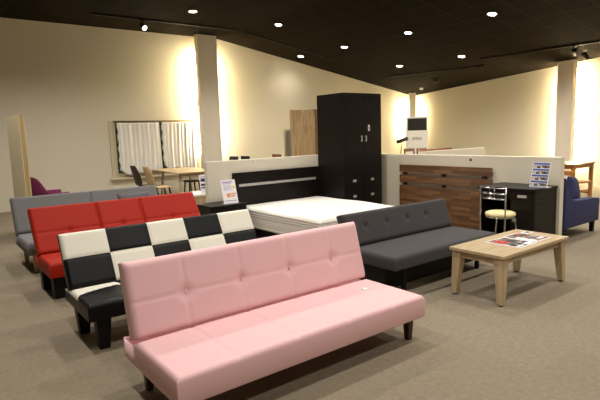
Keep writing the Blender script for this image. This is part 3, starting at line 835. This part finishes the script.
# ------------------------------------------------------------------ left rear: divider, purple chair
t = thing('room_divider', 'tall pale pine divider panel standing at the far left', 'divider', (1.32, 8.6, 0))
b = MB(); b.box(0, .012, .0, 1.2, .02, 1.95, .001); b.box(.068, .08, .0, 1.2, .02, 1.95, .001); b.build('face_panel', 'pine', t)
b = MB(); b.box(.012, .068, 0, .05, .02, 1.95, .002); b.box(.012, .068, 1.15, 1.2, .02, 1.95, .002); b.box(.012, .068, .05, 1.15, 1.90, 1.95); b.box(.012, .068, .05, 1.15, .02, .07); b.build('edge_frame', 'pine_edge', t)
for y in (.1, 1.1):
    b = MB(); b.box(-.12, .20, y-.03, y+.03, 0, .02, .004); b.build('foot', 'pine_edge', t)
t = thing('lounge_chair', 'magenta felt tub chair behind the rear grey sofa', 'armchair', (1.90, 9.5, 0))
bm = bmesh.new(); n = 48; rings = []
def shell_h(a):  # a = angle from the back (-x)
    c = math.cos(a)
    return .66+.27*smoothstep(.35, .98, c) if c > -.55 else .66-.20*smoothstep(.55, .9, -c)
for r_, f in ((.30, 0), (.345, .5), (.35, 1), (.33, 1.03), (.30, 1.0), (.275, .5), (.25, .05)):
    ring = []
    for k in range(n+1):
        a = -2.1+4.2*k/n; h = shell_h(a); z = .30+(h-.30)*min(f, 1)+(.015 if f > 1 else 0)
        flare = 1+.05*math.cos(a)*f
        ring.append(bm.verts.new((-r_*flare*math.cos(a), r_*flare*math.sin(a), z)))
    rings.append(ring)
for a_, b_ in zip(rings, rings[1:]+rings[:1]):
    for k in range(n): f = bm.faces.new((a_[k], a_[k+1], b_[k+1], b_[k])); f.smooth = True
bm.faces.new([r_[0] for r_ in rings]); bm.faces.new([r_[-1] for r_ in rings])
bmesh.ops.recalc_face_normals(bm, faces=bm.faces[:])
b = MB(); b.bm.free(); b.bm = bm; b.build('shell', 'purple', t)
b = MB(); b.lathe([(0, .28), (.24, .28), (.26, .32), (.27, .42), (.25, .46), (0, .475)], n=32); b.build('seat', 'purple', t)
for k in range(4):
    a = PI/4+k*PI/2; b = MB(); b.tube([(.17*math.cos(a), .17*math.sin(a), .285), (.25*math.cos(a), .25*math.sin(a), 0)], .018, 10, r1=.011); b.build('leg', 'dark_leg', t)

# ------------------------------------------------------------------ dining set at the window
t = thing('dining_table', 'light oak dining table under the curtained window', 'table', (4.62, 10.45, 0))
b = MB(); b.box(0, .98, 0, .95, .72, .75, .006)
for v in b.bm.verts:
    v.co.x += .30*(v.co.y/1.9)
    v.co.y *= 2.05
b.build('tabletop', 'oak_y', t)
for lx, ly, sx, sy in ((.14, .18, -1, -1), (.86, .18, 1, -1), (.38, 1.75, -1, 1), (1.10, 1.75, 1, 1)):
    b = MB(); b.tube([(lx, ly, .722), (lx+sx*.06, ly+sy*.06, 0)], .034, 12, r1=.022); b.build('leg', 'oak_z', t)
b = MB(); b.box(.14, .88, .19, .215, .66, .72); b.box(.38, 1.12, 1.7, 1.73, .66, .72); b.build('apron', 'oak', t)

def shell_chair(label, loc, rz, shellmat, legmat, group):
    t = thing('dining_chair', label, 'chair', loc, rz, group)
    bm = bmesh.new(); prof = []
    # side profile, facing +x : from front lip, seat, curve, back top
    P_ = [(.22, .43), (.20, .455), (.05, .45), (-.10, .445), (-.17, .47), (-.205, .54), (-.235, .68), (-.27, .80), (-.30, .90)]
    wd = [.17, .20, .215, .21, .20, .195, .20, .18, .11]
    nw = 12; rows = []
    for (x, z), w in zip(P_, wd):
        row = []
        for k in range(nw+1):
            u = -1+2*k/nw
            row.append(bm.verts.new((x+(.05*u*u if z > .5 else 0), u*w, z+(.015*u*u if z < .5 else 0))))
        rows.append(row)
    for a_, b_ in zip(rows, rows[1:]):
        for k in range(nw): f = bm.faces.new((a_[k], a_[k+1], b_[k+1], b_[k])); f.smooth = True
    b = MB(); b.bm.free(); b.bm = bm; o = b.build('shell', shellmat, t)
    m1 = o.modifiers.new('t', 'SOLIDIFY'); m1.thickness = .018; m2 = o.modifiers.new('s', 'SUBSURF'); m2.levels = 1; m2.render_levels = 1
    t.scale = (1.15, 1.1, 1.06)
    for sx in (-1, 1):
        for sy in (-1, 1):
            b = MB(); b.tube([(sx*.12, sy*.12, .44), (sx*.20, sy*.19, 0)], .016, 10, r1=.010); b.build('leg', legmat, t)
    return t
G = 'shell chairs at the window table'
c0 = shell_chair('beech shell chair with dark legs, nearer of two left of the window table', (4.20, 10.45, 0), 0, 'beige_shell', 'black_leg', G)
shell_chair('dark brown shell chair beside the beech one, under the window', (4.14, 11.05, 0), 0, 'brown_shell', 'black_leg', G)
t = thing('stool', 'dark stool tucked under the right end of the window table', 'stool', (5.30, 11.2, 0))
b = MB(); b.box(-.16, .16, -.16, .16, .46, .50, .012); b.build('seat', 'brown_shell', t)
for sx in (-1, 1):
    for sy in (-1, 1):
        b = MB(); b.tube([(sx*.12, sy*.12, .465), (sx*.16, sy*.16, 0)], .018, 10, r1=.013); b.build('leg', 'black_leg', t)
# chair tops seen over the first partition
g = 'dark chairs behind the bed partition'
wood_chair('dark chair back just above the bed partition, leftmost, next to the pillar', (6.36, 11.4, 0), math.radians(-90), 'black_leg', 1.0, group=g)
wood_chair('dark chair back above the bed partition, second from the pillar', (7.20, 11.4, 0), math.radians(90), 'black_leg', .99, group=g)
wood_chair('red-brown chair back above the bed partition, just left of the mirror', (8.28, 11.5, 0), math.radians(90), 'brown_wood', .985, group=g)

# ------------------------------------------------------------------ mirror and oak cabinet behind the bed partition
t = thing('standing_mirror', 'wood framed standing mirror left of the oak cabinet', 'mirror', (6.58, 9.10, 0))
b = MB(); b.box(0, .045, 0, .035, 0, 1.64, .003); b.box(.40, .445, 0, .035, 0, 1.64, .003); b.box(.045, .40, 0, .035, 1.595, 1.64, .003); b.box(.045, .40, 0, .035, .12, .165, .003); b.build('frame', 'pine', t)
b = MB(); b.box(.045, .40, .012, .024, .165, 1.595); b.build('mirror_glass', 'mirror', t)
b = MB(); b.box(.02, .05, .035, .40, 0, .03); b.box(.395, .425, .035, .40, 0, .03); b.build('foot', 'pine', t)
t = thing('oak_cabinet', 'tall sonoma oak cabinet behind the partition, left of the dark wardrobe', 'cabinet', (6.32, 8.50, 0))
b = MB(); b.box(0, .66, 0, .02, .05, 2.03, .001); b.build('door', 'oak_z2', t)
b = MB(); b.box(.42, .66, .022, .55, 0, 2.03, .002); b.box(.661, .76, -.02, .55, 0, 2.045, .002); b.build('body', 'oak_dark', t)

# ------------------------------------------------------------------ air conditioner in the corner
t = thing('floor_air_conditioner', 'tall white floor-standing air conditioner in the far corner', 'air conditioner', (11.74, 9.62, 0), math.radians(-46))
W, D, H = .62, .30, 1.93
b = MB(); b.box(-W/2, W/2, 0, D, .06, H, .012); b.box(-W/2+.02, W/2-.02, .02, D-.02, 0, .06); b.build('casing', 'white_plastic', t)
b = MB(); b.box(-W/2+.04, W/2-.04, -.006, .004, 1.52, 1.87, .004)
b.build('outlet_grille', 'dark_grille', t)
b = MB()
for k in range(9): b.box(-W/2+.05, W/2-.05, -.016, -.004, 1.54+.037*k, 1.546+.037*k)
b.build('louvre', 'black_metal', t)
b = MB(); b.box(-W/2+.05, W/2-.05, -.005, .002, .18, .62, .003); b.build('intake_panel', 'sill', t)
b = MB()
for k in range(5): b.box(-.13+k*.054, -.10+k*.054, -.004, .0, 1.26+(k % 2)*.008, 1.32+(k % 3)*.006, .001)
b.box(-.16, .16, -.003, 0, 1.245, 1.253); b.build('badge', 'cable', t)

# ------------------------------------------------------------------ lamp and brown chairs behind the long partition
t = thing('floor_lamp', 'black reading lamp showing above the long partition', 'lamp', (10.31, 9.0, 0))
b = MB(); b.lathe([(0, 0), (.14, 0), (.14, .015), (.02, .03), (0, .03)], n=24); b.build('base', 'black_metal', t)
b = MB(); b.tube([(0, 0, .03), (0, 0, .9), (.06, 0, 1.24)], .011); b.build('pole', 'black_metal', t)
b = MB(); b.tube([(-.09, .05, 1.235), (.0, 0, 1.26), (.18, -.07, 1.32)], .045, 14, r1=.055); b.build('lamp_shade', 'black_metal', t)
g = 'brown wooden chairs behind the long partition'
wood_chair('red-brown chair back in front of the air conditioner, left one', (10.645, 8.75, 0), 0, 'brown_wood', 1.05, group=g)
wood_chair('red-brown chair back in front of the air conditioner, right one', (11.17, 8.75, 0), 0, 'brown_wood', 1.035, group=g)
t = thing('bench', 'long red-brown bench back above the partition, right of the air conditioner', 'bench', (11.45, 9.0, 0), 0)
b = MB(); b.box(0, 1.1, 0, .03, .93, .995, .004); b.box(0, 1.1, .0, .025, .62, .70, .004); b.build('backrest', 'brown_wood', t)
b = MB(); b.box(0, 1.1, -.40, .02, .42, .45, .004); b.build('seat', 'brown_wood', t)
for x in (.03, 1.07):
    b = MB(); b.box(x-.025, x+.025, -.005, .035, 0, .93); b.build('leg', 'brown_wood', t)
    b = MB(); b.box(x-.025, x+.025, -.38, -.34, 0, .42); b.build('leg', 'brown_wood', t)

# ------------------------------------------------------------------ world, camera
w = bpy.data.worlds.new('World'); sc.world = w; w.use_nodes = True
w.node_tree.nodes['Background'].inputs[0].default_value = (.9, .85, .75, 1)
w.node_tree.nodes['Background'].inputs[1].default_value = .0
f, yaw, pit, rol, Hc = 502.4, .653246, .132635, -.0302486, 1.55
fw = Vector((math.sin(yaw)*math.cos(pit), math.cos(yaw)*math.cos(pit), -math.sin(pit)))
rt = Vector((math.cos(yaw), -math.sin(yaw), 0)); up = rt.cross(fw)
r2 = rt*math.cos(rol)+up*math.sin(rol); u2 = up*math.cos(rol)-rt*math.sin(rol)
cd = bpy.data.cameras.new('Camera'); cam = bpy.data.objects.new('Camera', cd); COL.objects.link(cam)
cd.sensor_width = 36; cd.lens = 36*f/600; cd.clip_start = .05
cam.matrix_world = Matrix(((r2.x, u2.x, -fw.x, 0), (r2.y, u2.y, -fw.y, 0), (r2.z, u2.z, -fw.z, Hc), (0, 0, 0, 1)))
sc.camera = cam
sc.view_settings.view_transform = 'Standard'; sc.view_settings.look = 'None'; sc.view_settings.gamma = 1
sc.view_settings.use_curve_mapping = False; sc.view_settings.exposure = 0.0
